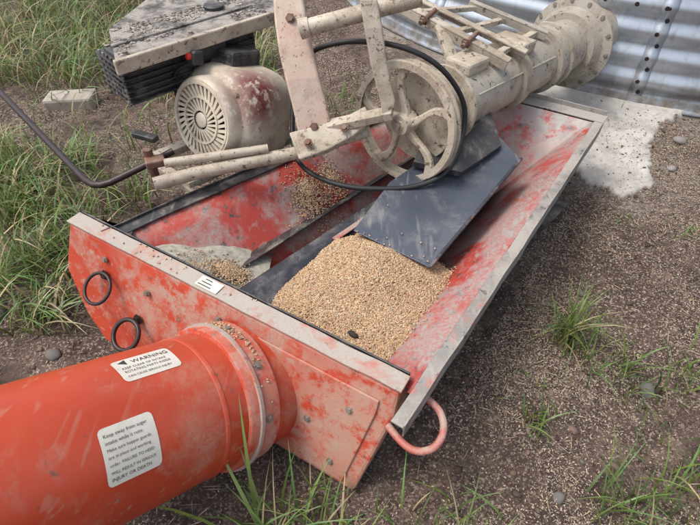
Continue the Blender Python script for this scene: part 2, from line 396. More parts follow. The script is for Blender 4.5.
TF=[(.82,1.18,64,.30,.03),(.90,1.08,36,.22,.05),(1.00,1.00,30,.18,.07),(1.22,1.01,28,.16,.05),(1.66,1.42,44,.28,.03),(1.55,1.72,14,.10,.05),(.60,.84,26,.14,.03),
    (.80,.56,50,.20,.05),(.98,.60,44,.19,.06),(1.14,.72,34,.18,.06),(1.32,.86,34,.19,.05),(1.08,.46,40,.19,.05),(1.22,.60,40,.20,.05),(.90,.48,30,.16,.05),
    (.62,1.0,12,.08,.06),(1.30,1.8,10,.07,.05),(.30,.46,40,.20,.07),(.10,.43,44,.20,.06),(-.02,.47,34,.21,.05),(.45,.42,34,.16,.05),
    (-.12,.54,34,.27,.04),(-.22,.46,40,.28,.04),(-1.25,1.28,34,.14,.05),(-1.38,1.52,80,.25,.06),(-1.18,1.75,66,.21,.06),(-1.05,2.05,66,.25,.06),(.55,3.1,20,.12,.08),(-.1,2.9,60,.22,.12),(-.5,2.85,70,.24,.12),(-1.55,1.9,90,.32,.07),(-1.75,2.2,90,.32,.08)]
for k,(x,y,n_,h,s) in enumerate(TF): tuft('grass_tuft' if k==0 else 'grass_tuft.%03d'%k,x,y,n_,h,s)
LB=np.array([[-.27,.55,0],[-.25,.50,0],[-.20,.55,0],[-.32,.48,0],[-.16,.50,0],[-.24,.52,0]]); n=len(LB)
c0,c1=greens(n,0)
blades('long_grass_blade',LB,np.array([.50,.44,.34,.40,.28,.36]),np.array([.012,.011,.009,.010,.008,.009]),np.array([.30,.62,.3,.85,.5,.4]),np.array([1.25,2.5,.6,2.85,4.0,1.8]),np.array([.4,-.6,.3,.5,.2,.3]),c0*1.0,c1*1.1)
M_conc=worn('concrete',(.36,.32,.27),(.26,.23,.19),(.40,.36,.31),.45,.65,12,(.12,.11,.09),.60,.66,.9,scr=.2)
bx=V(-1.73,3.0,0); box('concrete_block',(bx.x,bx.y,gz(bx.x,bx.y)+.025),((1,.02,.05),(-.02,1,.03),(-.05,-.03,1)),(.30,.14,.09),M_conc,bevel=.016)
# ---------------------------------------------------------------- grain bin
M_g,nt,b=newmat('galvanised_sheet')
c=mixc(nt,ramp(nt,tex(nt,2.5,5,.65),.3,.7),(.42,.46,.52),(.54,.58,.64))
c=mixc(nt,ramp(nt,tex(nt,25,5,.7,((1,1,.15),(0,0,0))),.52,.72),c,(.32,.32,.33))
g=nt.nodes.new('ShaderNodeNewGeometry'); s_=nt.nodes.new('ShaderNodeSeparateXYZ'); nt.links.new(g.outputs['Position'],s_.inputs[0])
low=ramp(nt,s_.outputs[2],BZ+.02,BZ+.20,(1,1,1,1),(0,0,0,1))
c=mixc(nt,mth(nt,'MULTIPLY',low,ramp(nt,tex(nt,9,5,.7,None,3),.40,.62)),c,(.26,.22,.18))
nt.links.new(c,b.inputs['Base Color']); b.inputs['Metallic'].default_value=.6; b.inputs['Roughness'].default_value=.40
binE=empty('grain_bin')
NS=300; wl=.125; zz=np.arange(0,4.2,wl/10); vv=[]
for z in zz:
    r=BR+.011*math.cos(2*math.pi*z/wl)
    a=np.linspace(0,2*np.pi,NS,endpoint=False)
    vv.append(np.stack([BC[0]+r*np.cos(a),BC[1]+r*np.sin(a),np.full(NS,BZ+z)],1))
vv=np.concatenate(vv); ii,jj=np.meshgrid(np.arange(NS),np.arange(len(zz)-1))
q=np.stack([jj*NS+ii,jj*NS+(ii+1)%NS,(jj+1)*NS+(ii+1)%NS,(jj+1)*NS+ii],-1).reshape(-1)
raw('wall_sheets',vv,q,4,M_g,None,True,binE)
lathe('roof',(BC[0],BC[1],BZ+4.15),(0,0,1),[(0,BR+.08),(.03,BR+.08),(1.5,.3),(1.6,.3),(1.62,.001)],M_g,binE,seg=64)
lathe('base_ring',(BC[0],BC[1],BZ-.13),(0,0,1),[(.0,BR+.04),(.12,BR+.04),(.124,BR-.05)],M_conc,binE,seg=200)
lathe('base_angle',(BC[0],BC[1],BZ+.0),(0,0,1),[(.0,BR+.045),(.008,BR+.045),(.010,BR+.016),(.05,BR+.014)],M_g,binE,seg=200)
def binpt(a,z,dr=0): return V(BC[0]+(BR+dr)*math.cos(a),BC[1]+(BR+dr)*math.sin(a),BZ+z)
aS=math.atan2(-2.73,-1.228)
for si,a0 in enumerate((aS,aS-.42,aS+.42)):
    v=[];f=[];da=.012
    for z in zz:
        r=.0045+.011*math.cos(2*math.pi*z/wl)
        v+= [binpt(a0-da,z,r-.004),binpt(a0-da,z,r),binpt(a0+da,z,r),binpt(a0+da,z,r-.004)]
    for k in range(len(zz)-1):
        for m_ in range(3): f.append([4*k+m_,4*k+m_+1,4*k+m_+5,4*k+m_+4])
    mk('lap_seam',v,f,M_g,binE,True)
    if si==0:
        for k in range(24):
            p=binpt(a0+(.004 if k%2 else -.004),k*wl/2,.016 if k%2==0 else -.004); bolt('seam_bolt',p,V(math.cos(a0),math.sin(a0),0),.0075,M_rod,binE)
for k in range(-14,12):
    a=aS+k*.05; bolt('sheet_bolt',binpt(a,wl*4,.012),V(math.cos(a),math.sin(a),0),.0075,M_rod,binE)
# ---------------------------------------------------------------- hopper
H=empty('grain_hopper')
U=V(-.856,.517,0); VV=V(.517,.856,0); A=V(.128,.708,0)
def hp(u,v,z): return V(A.x,A.y,0)+U*u+VV*v+V(0,0,z)
RZ=.42
def vz(z): return -.38*(RZ-z)
NF=(VV*-.935+V(0,0,.355)).normalized()
def fp(u,z,out):
    return hp(u,vz(z),z)+NF*out
ol=[(0,RZ),(-.004,.34),(.05,.03),(1.12,.03),(1.22,.10),(1.32,.24),(1.29,RZ)]
fr=[hp(u,vz(z),z) for u,z in ol]; bk=[hp(u,.05,z) for u,z in ol]; k=len(ol)
f=[list(range(k)),list(range(2*k-1,k-1,-1))]+[[i,(i+1)%k,k+(i+1)%k,k+i] for i in range(k)]
mk('front_box',fr+bk,f,M_red,H,bevel=.010)
v=[];f=[];N_=40
for i in range(N_+1):
    u=-.005+1.30*i/N_; dz=.0035*noise.noise(V(u*7,0,0)); dv=.003*noise.noise(V(u*9,4,0))
    for vv_,z_ in ((-.004+dv,RZ+.001),(-.004+dv,RZ+.009),(.052+dv,RZ+.009),(.052+dv,RZ+.001)): v.append(hp(u,vv_,z_+dz+.001))
for i in range(N_):
    for j in range(4): f.append([i*4+j,i*4+(j+1)%4,(i+1)*4+(j+1)%4,(i+1)*4+j])
f+=[[0,1,2,3],[4*N_+3,4*N_+2,4*N_+1,4*N_]]
mk('front_top_flange',v,f,M_redrim,H,bevel=.002)
box('front_top_ridge',hp(.645,.058,RZ-.010),(U,VV,(0,0,1)),(1.29,.006,.045),M_black,H,.002)
plate('front_gusset_plate',[fp(.045,.33,.008),(fp(.09,.05,.008)),fp(.33,.05,.008),fp(.47,.30,.008),fp(.45,.37,.008),fp(.045,.37,.008)],.007,M_red,H,.003,n=NF)
bar('front_rib',fp(.47,.33,.010),fp(.33,.05,.010),.018,.012,M_red,H,up=NF)
for u,z in ((.12,.30),(.30,.12),(.14,.10),(.36,.30),(.9,.32),(1.1,.36),(.60,.36),(.24,.2)):
    bolt('front_bolt',fp(u,z,.009),NF,.008,M_bolt,H)
Al=V(.128,.612,0); C=V(1.110,2.048,0); dr=(C-Al).normalized(); ir=V(-dr.y,dr.x,0)
z3=lambda p,z: V(p.x,p.y,z)
def wavy(name,p0,p1,inn,offs,mat,N=36,amp=.004,seed=0):
    v=[];f=[];m_=len(offs)
    for i in range(N+1):
        p=p0.lerp(p1,i/N); w1_=amp*noise.noise(V(i*.35,seed,0)); w2_=amp*noise.noise(V(i*.3,seed,9))
        for (a,z) in offs:
            q=p+inn*(a+w1_); v.append(V(q.x,q.y,z+w2_))
    for i in range(N):
        for j in range(m_): f.append([i*m_+j,i*m_+(j+1)%m_,(i+1)*m_+(j+1)%m_,(i+1)*m_+j])
    f+=[list(range(m_)),[m_*N+m_-1-j for j in range(m_)]]
    return mk(name,v,f,mat,H,bevel=.0012)
wavy('right_rim',Al,C,ir,[(-.006,RZ+.010),(-.001,RZ+.010),(-.001,RZ-.003),(.033,RZ-.003),(.033,RZ-.009),(-.001,RZ-.009),(-.001,RZ-.045),(-.006,RZ-.045)],M_lip,seed=2)
WR0=Al+ir*.032+dr*.03
def wall(name,p0,p1,inn0,inn1,z0,prof,mat,N=24):
    v=[];f=[];m_=len(prof); dd_=(p1-p0).normalized()
    for i in range(N+1):
        t=i/N; inn=inn0.lerp(inn1,t)
        for (a,z) in prof:
            # every line of the panel starts behind the face of the front box
            vs_=((p0+inn0*a)-A).dot(VV); sh=max(0,.02-vs_)/dd_.dot(VV)
            q=(p0+dd_*sh).lerp(p1,t)+inn*a; dz=.007*noise.noise(V(q.x*5,q.y*5,z*5)); v.append(V(q.x,q.y,z+dz))
    for i in range(N):
        for j in range(m_-1): f.append([i*m_+j,i*m_+j+1,(i+1)*m_+j+1,(i+1)*m_+j])
    o=mk(name,v,f,mat,H,True); s=o.modifiers.new('s','SOLIDIFY'); s.thickness=.004; return o
wall('right_wall',WR0,C+ir*.032,ir,ir*.8,RZ,[(0,RZ-.010),(.012,RZ-.014),(.06,.372),(.13,.31),(.23,.205),(.32,.11)],M_innerR)
L0=V(-.783,1.325,0); D=V(.521,2.404,0); dl=(D-L0).normalized(); il=V(dl.y,-dl.x,0)
wall('left_wall',L0-dl*.03,D,il,il*.75,RZ,[(0,RZ-.008),(.06,.36),(.14,.28),(.22,.20),(.32,.11)],M_inner)
wavy('left_rim',L0-dl*.05,D,il,[(-.036,RZ+.012),(-.031,RZ+.012),(-.031,RZ),(.012,RZ),(.012,RZ-.006),(-.031,RZ-.006),(-.031,RZ-.09),(-.036,RZ-.09)],M_black,seed=5)
plate('corner_plate',[hp(1.27,.053,RZ-.004),L0-dl*.02-il*.028+V(0,0,RZ-.004),L0+dl*.05+V(0,0,RZ-.004),hp(1.05,.053,RZ-.004)],.004,M_black,H,.001)
plate('rear_rim',[z3(C,RZ),z3(D,RZ),z3(D+VV*.07,RZ),z3(C+VV*.07-U*.01,RZ)],.006,M_lip,H,.002)
plate('rear_rim_edge',[z3(C+VV*.075,RZ+.02),z3(D+VV*.075,RZ+.02),z3(D+VV*.075,RZ-.06),z3(C+VV*.075,RZ-.06)],.005,M_lip,H,.001,n=VV+V(0,0,.01))
plate('rear_wall',[z3(C,RZ-.010),z3(D,RZ-.010),z3(D-VV*.30-U*.12,.11),z3(C-VV*.32+U*.22,.11)],.004,M_innerR,H,.001)
plate('floor',[V(.02,.80,.10),V(1.02,1.9,.10),V(.55,2.2,.10),V(-.75,1.25,.10)],.01,M_black,H,.001)
plate('skid',[V(.05,.86,.09),V(.85,1.85,.09),V(.83,1.87,-.01),V(.03,.88,-.01)],.01,M_black,H,.001,n=V(.8,-.6,.01))
plate('skid',[V(-.60,1.22,.09),V(.45,2.15,.09),V(.45,2.15,-.01),V(-.60,1.22,-.01)],.01,M_black,H,.001,n=V(.8,-.6,.01))
ax=V(.70,.714,0); bx_=V(-.714,.70,0)
def beam(name,s,e,w,h,mat,zt0,zt1,lift=.0):
    v=[];f=[]
    for p,zt in ((s,zt0),(e,zt1)):
        for a,b_ in ((-w,-h),(-w*.72,-h*.22),(-w*.1,0),(w*.35,-.004),(w*.75,-h*.3),(w,-h)): v.append(V(p.x,p.y,zt+b_)+bx_*a)
    f=[[i,i+1,i+7,i+6] for i in range(5)]+[[0,1,2,3,4,5],[6,7,8,9,10,11]]
    return mk(name,v,f,mat,H,bevel=.006)
beam('trough_cover',V(-.350,1.120,0),V(.62,2.09,0),.095,.16,M_beam,.330,.335)
plate('trough_side_plate',[V(-.47,1.24,.255),V(.40,2.12,.27),V(.34,2.18,.23),V(-.55,1.31,.215)],.006,M_black,H,.002)
plate('trough_strap',[V(-.05,1.375,.337),V(.20,1.625,.342),V(.185,1.64,.342),V(-.065,1.39,.337)],.006,M_inner,H,.002)
def ring(name,c,n,R,r,mat,par):
    d,e1,e2=frame(n); pipe(name,[c+e1*R*math.cos(a)+e2*R*math.sin(a) for a in np.linspace(0,2*math.pi,28,endpoint=False)],r,mat,par,cyc=True)
n1=(NF+V(.0,0,.9)).normalized()
ring('lift_ring',fp(1.095,.27,.045),n1,.054,.006,M_rod,H)
ring('lift_ring',fp(.945,.165,.055),n1,.052,.008,M_rod,H)
bolt('ring_eye',fp(1.10,.305,.01),NF,.012,M_rod,H); bolt('ring_eye',fp(.94,.205,.01),NF,.013,M_rod,H)
hpz=[Al+dr*.02+ir*.05,Al+dr*.0-ir*.0,Al-ir*.050+dr*.0,Al-ir*.085+dr*.035,Al-ir*.080+dr*.09,Al-ir*.03+dr*.135,Al+ir*.05+dr*.14]
pipe('side_handle',[z3(p,z) for p,z in zip(hpz,[.345,.34,.34,.35,.365,.37,.36])],.010,M_handle,H,smoothpath=True)
box('flange_sticker',hp(.665,.024,RZ+.0125),(U,VV,(0,0,1)),(.085,.040,.001),M_label,H,0)
for k in range(3): box('sticker_print',hp(.675-.0*k,.012+.012*k,RZ+.0138),(U,VV,(0,0,1)),(.05-.012*k,.003,.0008),M_ink,H,0)
# ---------------------------------------------------------------- orange auger tube
T=empty('auger_tube')
td=(V(-.77,.43,.5)-V(-.421,.784,.25)).normalized(); P1=V(-.421,.784,.25)+td*.045; tr=.20
t0=P1-td*.25
lathe('tube',t0,td,[(0,tr),(3.2,tr),(3.2,tr-.01),(0,tr-.01)],M_tube,T,seg=96)
def cylp(s,phi,r):
    e_side=td.cross(V(0,0,1)).normalized(); e_up=e_side.cross(td).normalized()
    if e_side.y>0: e_side=-e_side
    return P1+td*s+(e_up*math.cos(phi)+e_side*math.sin(phi))*r
lathe('collar',P1,td,[(-.14,tr+.014),(-.045,tr+.014),(-.040,tr+.011),(-.040,tr)],M_red,T,seg=96)
lathe('collar_band',P1,td,[(-.078,tr+.012),(-.078,tr+.022),(-.068,tr+.022),(-.068,tr+.012)],M_redrim,T,seg=96)
lathe('tube_seam',P1,td,[(.02,tr),(.022,tr+.002),(.032,tr+.002),(.035,tr)],M_tube,T,seg=96)
for ph in (-.9,-.2,.5,1.2): bolt('collar_bolt',cylp(-.10,ph,tr+.014),(cylp(0,ph,1)-P1),.009,M_bolt,T)
def label(s0,s1,p0,p1,lines,name):
    v=[];f=[];N=24;Mm=16;lw=s1-s0;lh=(p1-p0)*tr;rr=.012
    for i in range(N+1):
        for j in range(Mm+1):
            x=-1+2*i/N; y=-1+2*j/Mm; X=x*lw/2; Y=y*lh/2
            cx_,cy_=lw/2-rr,lh/2-rr
            if abs(X)>cx_ and abs(Y)>cy_:
                dx,dy=abs(X)-cx_,abs(Y)-cy_; m_=max(dx,dy); L_=math.hypot(dx,dy)
                if L_>0: dx,dy=dx*m_/L_,dy*m_/L_
                X=math.copysign(cx_+dx,X); Y=math.copysign(cy_+dy,Y)
            v.append(cylp((s0+s1)/2+X,(p0+p1)/2+Y/tr,tr+.0012))
    for i in range(N):
        for j in range(Mm):
            a=i*(Mm+1)+j; f.append([a,a+1,a+Mm+2,a+Mm+1])
    mk(name,v,f,M_label,T,True)
    for (txt,fs,ff,size) in lines:
        cu=bpy.data.curves.new('txt','FONT'); cu.body=txt; cu.size=size; cu.resolution_u=2
        to=bpy.data.objects.new('t',cu); sc.collection.objects.link(to); bpy.context.view_layer.update()
        me=bpy.data.meshes.new_from_object(to.evaluated_get(bpy.context.evaluated_depsgraph_get())); bpy.data.objects.remove(to)
        for vx in me.vertices:
            s=s1+(s0-s1)*fs-vx.co.x; p=p0+(p1-p0)*ff-vx.co.y/tr
            vx.co=cylp(s,p,tr+.0024)
        me.materials.clear(); me.materials.append(M_ink)
        o=bpy.data.objects.new('print',me); link(o,T)
label(.085,.235,-.30,.12,[('WARNING',.30,.32,.020),('KEEP CLEAR OF INTAKE',.08,.52,.0106),('ROTATING PARTS INSIDE',.08,.68,.0104),('CAN CAUSE SERIOUS INJURY',.08,.86,.0088)],'warning_label')
lathe('label_mark',cylp(.208,-.225,tr+.0012),cylp(0,-.225,1)-P1,[(.0,.014),(.001,.0001)],M_ink,T,seg=3,smooth=False)
label(.215,.340,.54,1.17,[('Keep away from auger',.07,.17,.0108),('intake while it runs.',.07,.29,.0108),('Make sure hopper guards',.07,.41,.0097),('are in place and working',.07,.53,.0097),('order. FAILURE TO HEED',.07,.66,.0093),('WILL RESULT IN SERIOUS',.07,.79,.0091),('INJURY OR DEATH',.07,.91,.0108)],'instruction_label')
# ---------------------------------------------------------------- wheat
def pilez(x,y):
    d=math.hypot((x-.05)*.9,(y-1.24)*.80)
    z=.392-.33*d-.08*max(0,(x-.12))+.012*noise.noise(V(x*6,y*6,0))+.006*noise.noise(V(x*17,y*17,0))
    z-=.9*max(0,.55*x+.83*y-1.25)
    return z
G=empty('wheat_pile')
gx=np.arange(-.50,.75,.010); gy=np.arange(.70,1.60,.010)
def inpile(x,y):
    t=(V(x,y,0)-V(-.350,1.120,0)).dot(bx_); return t<-.055+.022*noise.noise(V(x*9,y*9,2))+.008*noise.noise(V(x*30,y*30,2))
vs=[];idx={};fs=[]
for a,x in enumerate(gx):
    for b_,y in enumerate(gy):
        idx[(a,b_)]=len(vs); vs.append(V(x,y,pilez(x,y)-.003))
def okp(x,y):
    if not inpile(x,y): return False
    d=(V(x,y,0)-Al).dot(ir)
    if d<.04: return False
    wz=np.interp(d-.032,[0,.06,.13,.23,.32],[.410,.372,.31,.205,.11])
    if pilez(x,y)<wz-.012 or pilez(x,y)<.12: return False
    v=(V(x,y,0)-A).dot(VV)
    return v>.05
for a in range(len(gx)-1):
    for b_ in range(len(gy)-1):
        if okp(gx[a],gy[b_]): fs.append([idx[(a,b_)],idx[(a+1,b_)],idx[(a+1,b_+1)],idx[(a,b_+1)]])
M_gr=simple('grain_bed',(.30,.19,.11),.8,var=.5,scale=150)
mk('grain_bed',vs,fs,M_gr,G,True)
K=[]
while len(K)<42000:
    x=random.uniform(-.45,.60); y=random.uniform(.72,1.60)
    if okp(x,y): K.append((x,y,pilez(x,y)+random.uniform(-.003,.002)))
def kcol(n):
    c=np.array([.475,.315,.185])*rng.uniform(.58,1.2,(n,1))*rng.uniform(.95,1.05,(n,3)); 
    m=rng.random(n)<.08; c[m]=np.array([.58,.49,.36])*rng.uniform(.7,1.1,(m.sum(),1)); return c.clip(0,.9)
K=np.array(K); n=len(K); s=rng.uniform(.80,1.15,n)
scatter('kernels',K,np.stack([s*.0048,s*.0026,s*.0023],1),.4,kcol(n),M_kern,parent=G)
# loose kernels thrown up the side wall at the edge of the pile
Q=[]
for _ in range(5200):
    x=random.uniform(-.2,.5); y=random.uniform(.72,1.5); d=(V(x,y,0)-Al).dot(ir)-.032
    if d<0: continue
    wz=float(np.interp(d,[0,.06,.13,.23,.32],[.410,.372,.31,.205,.11])); gap=wz-pilez(x,y)
    if 0<gap<.07 and (V(x,y,0)-A).dot(VV)>.06 and random.random()<math.exp(-gap/.014): Q.append((x,y,wz+.006))
Q=np.array(Q); n=len(Q)
scatter('edge_kernels',Q,np.stack([np.full(n,.0047),np.full(n,.0026),np.full(n,.0023)],1),.6,kcol(n),M_kern,parent=G)
scatter('dirt_clod',np.array([[.010,.962,pilez(.010,.962)+.008]]),np.array([[.017,.009,.009]]),.3,np.array([[.03,.025,.02]]),M_bits,SV,SF,jit=.25,smooth=False,parent=G)
G2=empty('wheat_spill')
def lwz(x,y):
    d=(V(x,y,0)-L0).dot(il); return float(np.interp(d,[0,.06,.14,.22,.32],[.412,.36,.28,.20,.11]))
def mealz(x,y):
    r=V(x,y,0)-V(A.x,A.y,0); u=r.dot(U); v=r.dot(VV)
    return .385-.42*max(0,v-.05)-.35*max(0,.88-u)+.014*noise.noise(V(x*9,y*9,0))+.006*noise.noise(V(x*30,y*30,0))
Q=[]
for cx,cy,rr,nn in ((-.16,1.67,.09,900),(-.07,1.76,.07,360)):
    for _ in range(nn):
        x=random.gauss(cx,rr*.45); y=random.gauss(cy,rr*.45); q=math.hypot(x-cx,y-cy)/rr
        Q.append((x,y,lwz(x,y)+.028*max(0,1-q)+random.uniform(.002,.006)))
for cx,cy,rr,nn in ((-.42,1.265,.065,900),(-.50,1.24,.12,200)):
    for _ in range(nn):
        x=random.gauss(cx,rr*.42); y=random.gauss(cy,rr*.42); q=math.hypot(x-cx,y-cy)/rr
        if (V(x,y,0)-A).dot(VV)<.07: continue
        Q.append((x,y,max(lwz(x,y),mealz(x,y),.25)+.020*max(0,1-q)+random.uniform(.001,.004)))
for _ in range(20):
    u=random.uniform(.5,1.2); Q.append(tuple(hp(u,random.uniform(.005,.05),RZ+.013)))
for _ in range(120):
    ph=random.gauss(-.2,.4); Q.append(tuple(cylp(random.uniform(-.12,-.085),ph,tr+.016)))
c0_,c1_=V(.012,1.372,.388),V(.271,1.231,.345)
for _ in range(14):
    a,b_=random.random(),random.random()**2*.3
    p=c0_+(c1_-c0_)*a+(V(.669,1.721,.450)-c1_)*b_; Q.append((p.x,p.y,p.z+.004))
Q=np.array(Q); n=len(Q)
scatter('kernels',Q,np.stack([np.full(n,.0048),np.full(n,.0027),np.full(n,.0024)],1),.4,kcol(n),M_kern,parent=G2)
M_meal=simple('meal_dust',(.33,.315,.26),.95,var=.3,scale=60)
vs=[];fs=[];gx2=np.arange(-.90,-.30,.010);gy2=np.arange(1.0,1.62,.010)
for x in gx2:
    for y in gy2: vs.append(V(x,y,mealz(x,y)))
for a in range(len(gx2)-1):
    for b_ in range(len(gy2)-1):
        x,y=gx2[a],gy2[b_]
        if (V(x,y,0)-L0).dot(il)>.0 and (V(x,y,0)-A).dot(VV)>.045:
            k=a*len(gy2)+b_; fs.append([k,k+len(gy2),k+len(gy2)+1,k+1])
mk('grain_dust_heap',vs,fs,M_meal,None,True)
# ---------------------------------------------------------------- unload auger
E=empty('unload_auger')
W=V(.205,1.736,.60); FL=V(1.155,2.69,.52); ad=(FL-W).normalized(); aw=V(.65,.75,-.12).normalized()
lathe('tube',W+ad*.10,ad,[(0,.001),(0,.125),(1.65,.125)],M_galvT,E,seg=64)
lathe('end_housing',W+ad*.06,ad,[(0,.02),(0,.165),(.012,.165),(.012,.13),(.16,.13),(.16,.155),(.175,.155),(.175,.12)],M_cream,E,seg=48)
lathe('mid_band',W+ad*.62,ad,[(0,.12),(0,.145),(.05,.145),(.05,.12)],M_galvT,E,seg=48)
lathe('joint_band',W+ad*.92,ad,[(0,.12),(0,.15),(.02,.15),(.02,.135),(.10,.135),(.10,.15),(.12,.15),(.12,.12)],M_galvT,E,seg=48)
Lt=(FL-W).length-.085
lathe('bin_flange',W+ad*(Lt-.05),ad,[(0,.12),(0,.155),(.01,.155),(.05,.175),(.06,.215),(.075,.215),(.075,.18)],M_galvT,E,seg=64)
d_,e1,e2=frame(ad)
for k in range(14):
    a=2*math.pi*k/14; bolt('flange_bolt',W+ad*(Lt+.008)+(e1*math.cos(a)+e2*math.sin(a))*.198,-ad,.009,M_bolt,E)
for k in range(8):
    a=2*math.pi*k/8; bolt('housing_bolt',W+ad*.235+(e1*math.cos(a)+e2*math.sin(a))*.142,-ad,.009,M_bolt,E)
bar('tube_weld_seam',W+ad*.3+e2*.06-e1*-.112,W+ad*.9+e2*.06-e1*-.112,.008,.006,M_galvT,E)
chute=[V(.012,1.372,.388),V(.271,1.231,.345),V(.669,1.721,.450),V(.56,1.98,.475),V(.36,1.93,.475),V(.15,1.60,.43)]
plate('chute_plate',[chute[0],chute[1],chute[2],chute[3],chute[5]],.005,M_chute,E,.002)
bar('chute_edge',chute[1]+V(0,0,.004),chute[2]+V(0,0,.004),.012,.010,M_beam,E)
plate('chute_neck',[V(.24,1.66,.48),V(.42,1.62,.46),V(.60,1.78,.475),V(.58,1.96,.53),V(.36,1.93,.55)],.03,M_black,E,.002)
a0,a1=V(.224,2.24,.85),V(.626,1.996,.72); b0_,b1_=V(.527,2.426,.80),V(.869,2.326,.70)
angle_iron('cross_bar',a0,a1,.042,.008,M_cream,E); angle_iron('cross_bar',b0_,b1_,.036,.008,M_galvT,E)
angle_iron('cross_bar',V(.30,2.34,.83),V(.72,2.10,.71),.036,.008,M_cream,E,flip=-1)
for t in (.08,.45,.85):
    p=a0.lerp(a1,t); q=b0_.lerp(b1_,t); bar('frame_rung',p+V(0,0,-.02),q+V(0,0,-.02),.03,.02,M_cream,E)
for t in (.25,.65):
    p=a0.lerp(a1,t); pipe('clamp_bolt',[p+V(-.045,-.05,-.005),p+V(.02,.025,.02)],.010,M_rust,E)
    bolt('clamp_nut',p+V(-.03,-.034,.002),V(-.7,-.7,-.2),.014,M_rust,E)
bar('frame_leg',V(.60,2.02,.73),V(.55,2.06,.66),.05,.02,M_cream,E); bar('frame_leg',V(.36,2.15,.80),V(.42,2.02,.68),.05,.02,M_cream,E)
box('saddle',W+ad*.36+V(0,0,.135),(ad,e1,e2),(.14,.12,.05),M_cream,E,.012)
box('saddle',W+ad*.70+V(0,0,.135),(ad,e1,e2),(.10,.16,.05),M_cream,E,.01)
# ---------------------------------------------------------------- engine mount frame
F=empty('engine_mount')
cs=[(-.222,1.99,1.0),(-.208,1.90,.91),(-.190,1.83,.83),(-.168,1.775,.75),(-.145,1.735,.67),(-.130,1.70,.60),(-.128,1.68,.555),(-.130,1.672,.535)]
strip('swing_arm',cs,[.050,.056,.060,.060,.062,.062,.045,.022],(.97,.22,0),(-.1,-.82,.55),.030,M_pink,F,.008)
for c_ in (cs[1],cs[5]): bolt('arm_bolt',V(*c_)+V(-.0,-.82,.55)*.018,(-.1,-.82,.55),.012,M_rust,F)
Pp=V(-.166,1.845,.90)+V(0,-.03,.01); Pq=V(.235,1.825,1.007)
pipe('pivot_pipe',[Pp,Pq],.028,M_cream,F)
lathe('pivot_end',Pp,(Pp-Pq),[(-.03,.032),(.0,.034),(.004,.034),(.004,.018),(-.01,.017),(-.01,.001)],M_cream,F,seg=28)
strip('brace',[(.060,1.80,1.01),(.078,1.765,.93),(.10,1.735,.82),(.135,1.705,.70),(.135,1.69,.655)],[.028,.030,.028,.026,.018],(.95,.1,0),(-.2,-.85,.4),.020,M_cream,F,.005)
bar('brace_link',V(-.08,1.71,.60),V(.15,1.70,.66),.055,.03,M_cream,F)
pipe('frame_pipe',[V(-.69,1.49,.50),V(-.55,1.56,.50),V(-.19,1.66,.52),V(.06,1.74,.56)],.024,M_cream,F)
pipe('frame_pipe',[V(-.66,1.56,.54),V(-.30,1.64,.55)],.016,M_cream,F)
strip('frame_bracket',[(-.20,1.63,.56),(-.10,1.66,.575),(.0,1.70,.60),(.07,1.74,.63)],[.055,.05,.04,.03],(.35,-.75,-.55),(-.2,-.5,.8),.03,M_cream,F,.006)
for c_ in ((-.15,1.63,.575),(-.02,1.68,.605)): bolt('bracket_bolt',V(*c_)+V(-.0,-.01,.012),(-.2,-.5,.8),.011,M_rust,F)
bar('motor_rail',V(-.62,1.60,.42),V(-.22,2.00,.40),.05,.03,M_cream,F)
bar('motor_rail',V(-.78,1.78,.42),V(-.36,2.20,.40),.05,.03,M_cream,F)
bar('rail_tie',V(-.82,1.80,.40),V(-.55,1.55,.40),.04,.025,M_cream,F)
pipe('hinge_post',[V(-.735,1.62,.40),V(-.735,1.62,.56)],.016,M_rust,F)
box('hinge_lug',(-.71,1.60,.52),((1,.4,0),(-.4,1,0),(0,0,1)),(.07,.05,.03),M_rust,F,.006)
bar('hinge_strap',V(-.78,1.66,.60),V(-.69,1.62,.60),.03,.02,M_black,F)
slab=[V(-.773,1.678,.86),V(-.276,2.14,.86),V(-.285,2.49,.86),V(-.827,2.30,.86),V(-.885,1.951,.86)]
sd=(slab[1]-slab[0]).normalized(); sp=V(-sd.y,sd.x,0); L1=slab[0]
plate('cover_slab',slab,.035,M_slab,F,.006)
box('cover_edge',(slab[0]+slab[1])/2+V(0,0,-.018)-sp*.012,(sd,sp,(0,0,1)),((slab[1]-slab[0]).length+.02,.020,.050),M_cream,F,.005)
bar('cover_rib',L1+sd*.04+sp*.11+V(0,0,.003),L1+sd*.62+sp*.11+V(0,0,.003),.020,.010,M_slab,F,bevel=.004)
lathe('cover_cap',L1+sd*.50+sp*.19,(0,0,1),[(0,.04),(.012,.04),(.016,.034),(.016,.001)],M_black,F,seg=24)
for s_ in (.05,.3,.55): bolt('cover_bolt',L1+sd*s_+sp*.03+V(0,0,.0),(0,0,1),.010,M_bolt,F)
Cl=[]
while len(Cl)<900:
    a,b_=random.random(),random.random(); q=L1+sd*(.03+a*.6)+sp*(.02+b_*.24)
    if noise.noise(q*9)>-.1: Cl.append((q.x,q.y,.861))
Cl=np.array(Cl); n=len(Cl); s=rng.lognormal(-5.7,.5,n).clip(.0012,.008)
scatter('caked_dirt',Cl,np.stack([s*1.4,s,s*.3],1),.05,np.array([.22,.19,.165])*rng.uniform(.1,1.9,(n,1)),M_bits,jit=.3,smooth=False,parent=F)
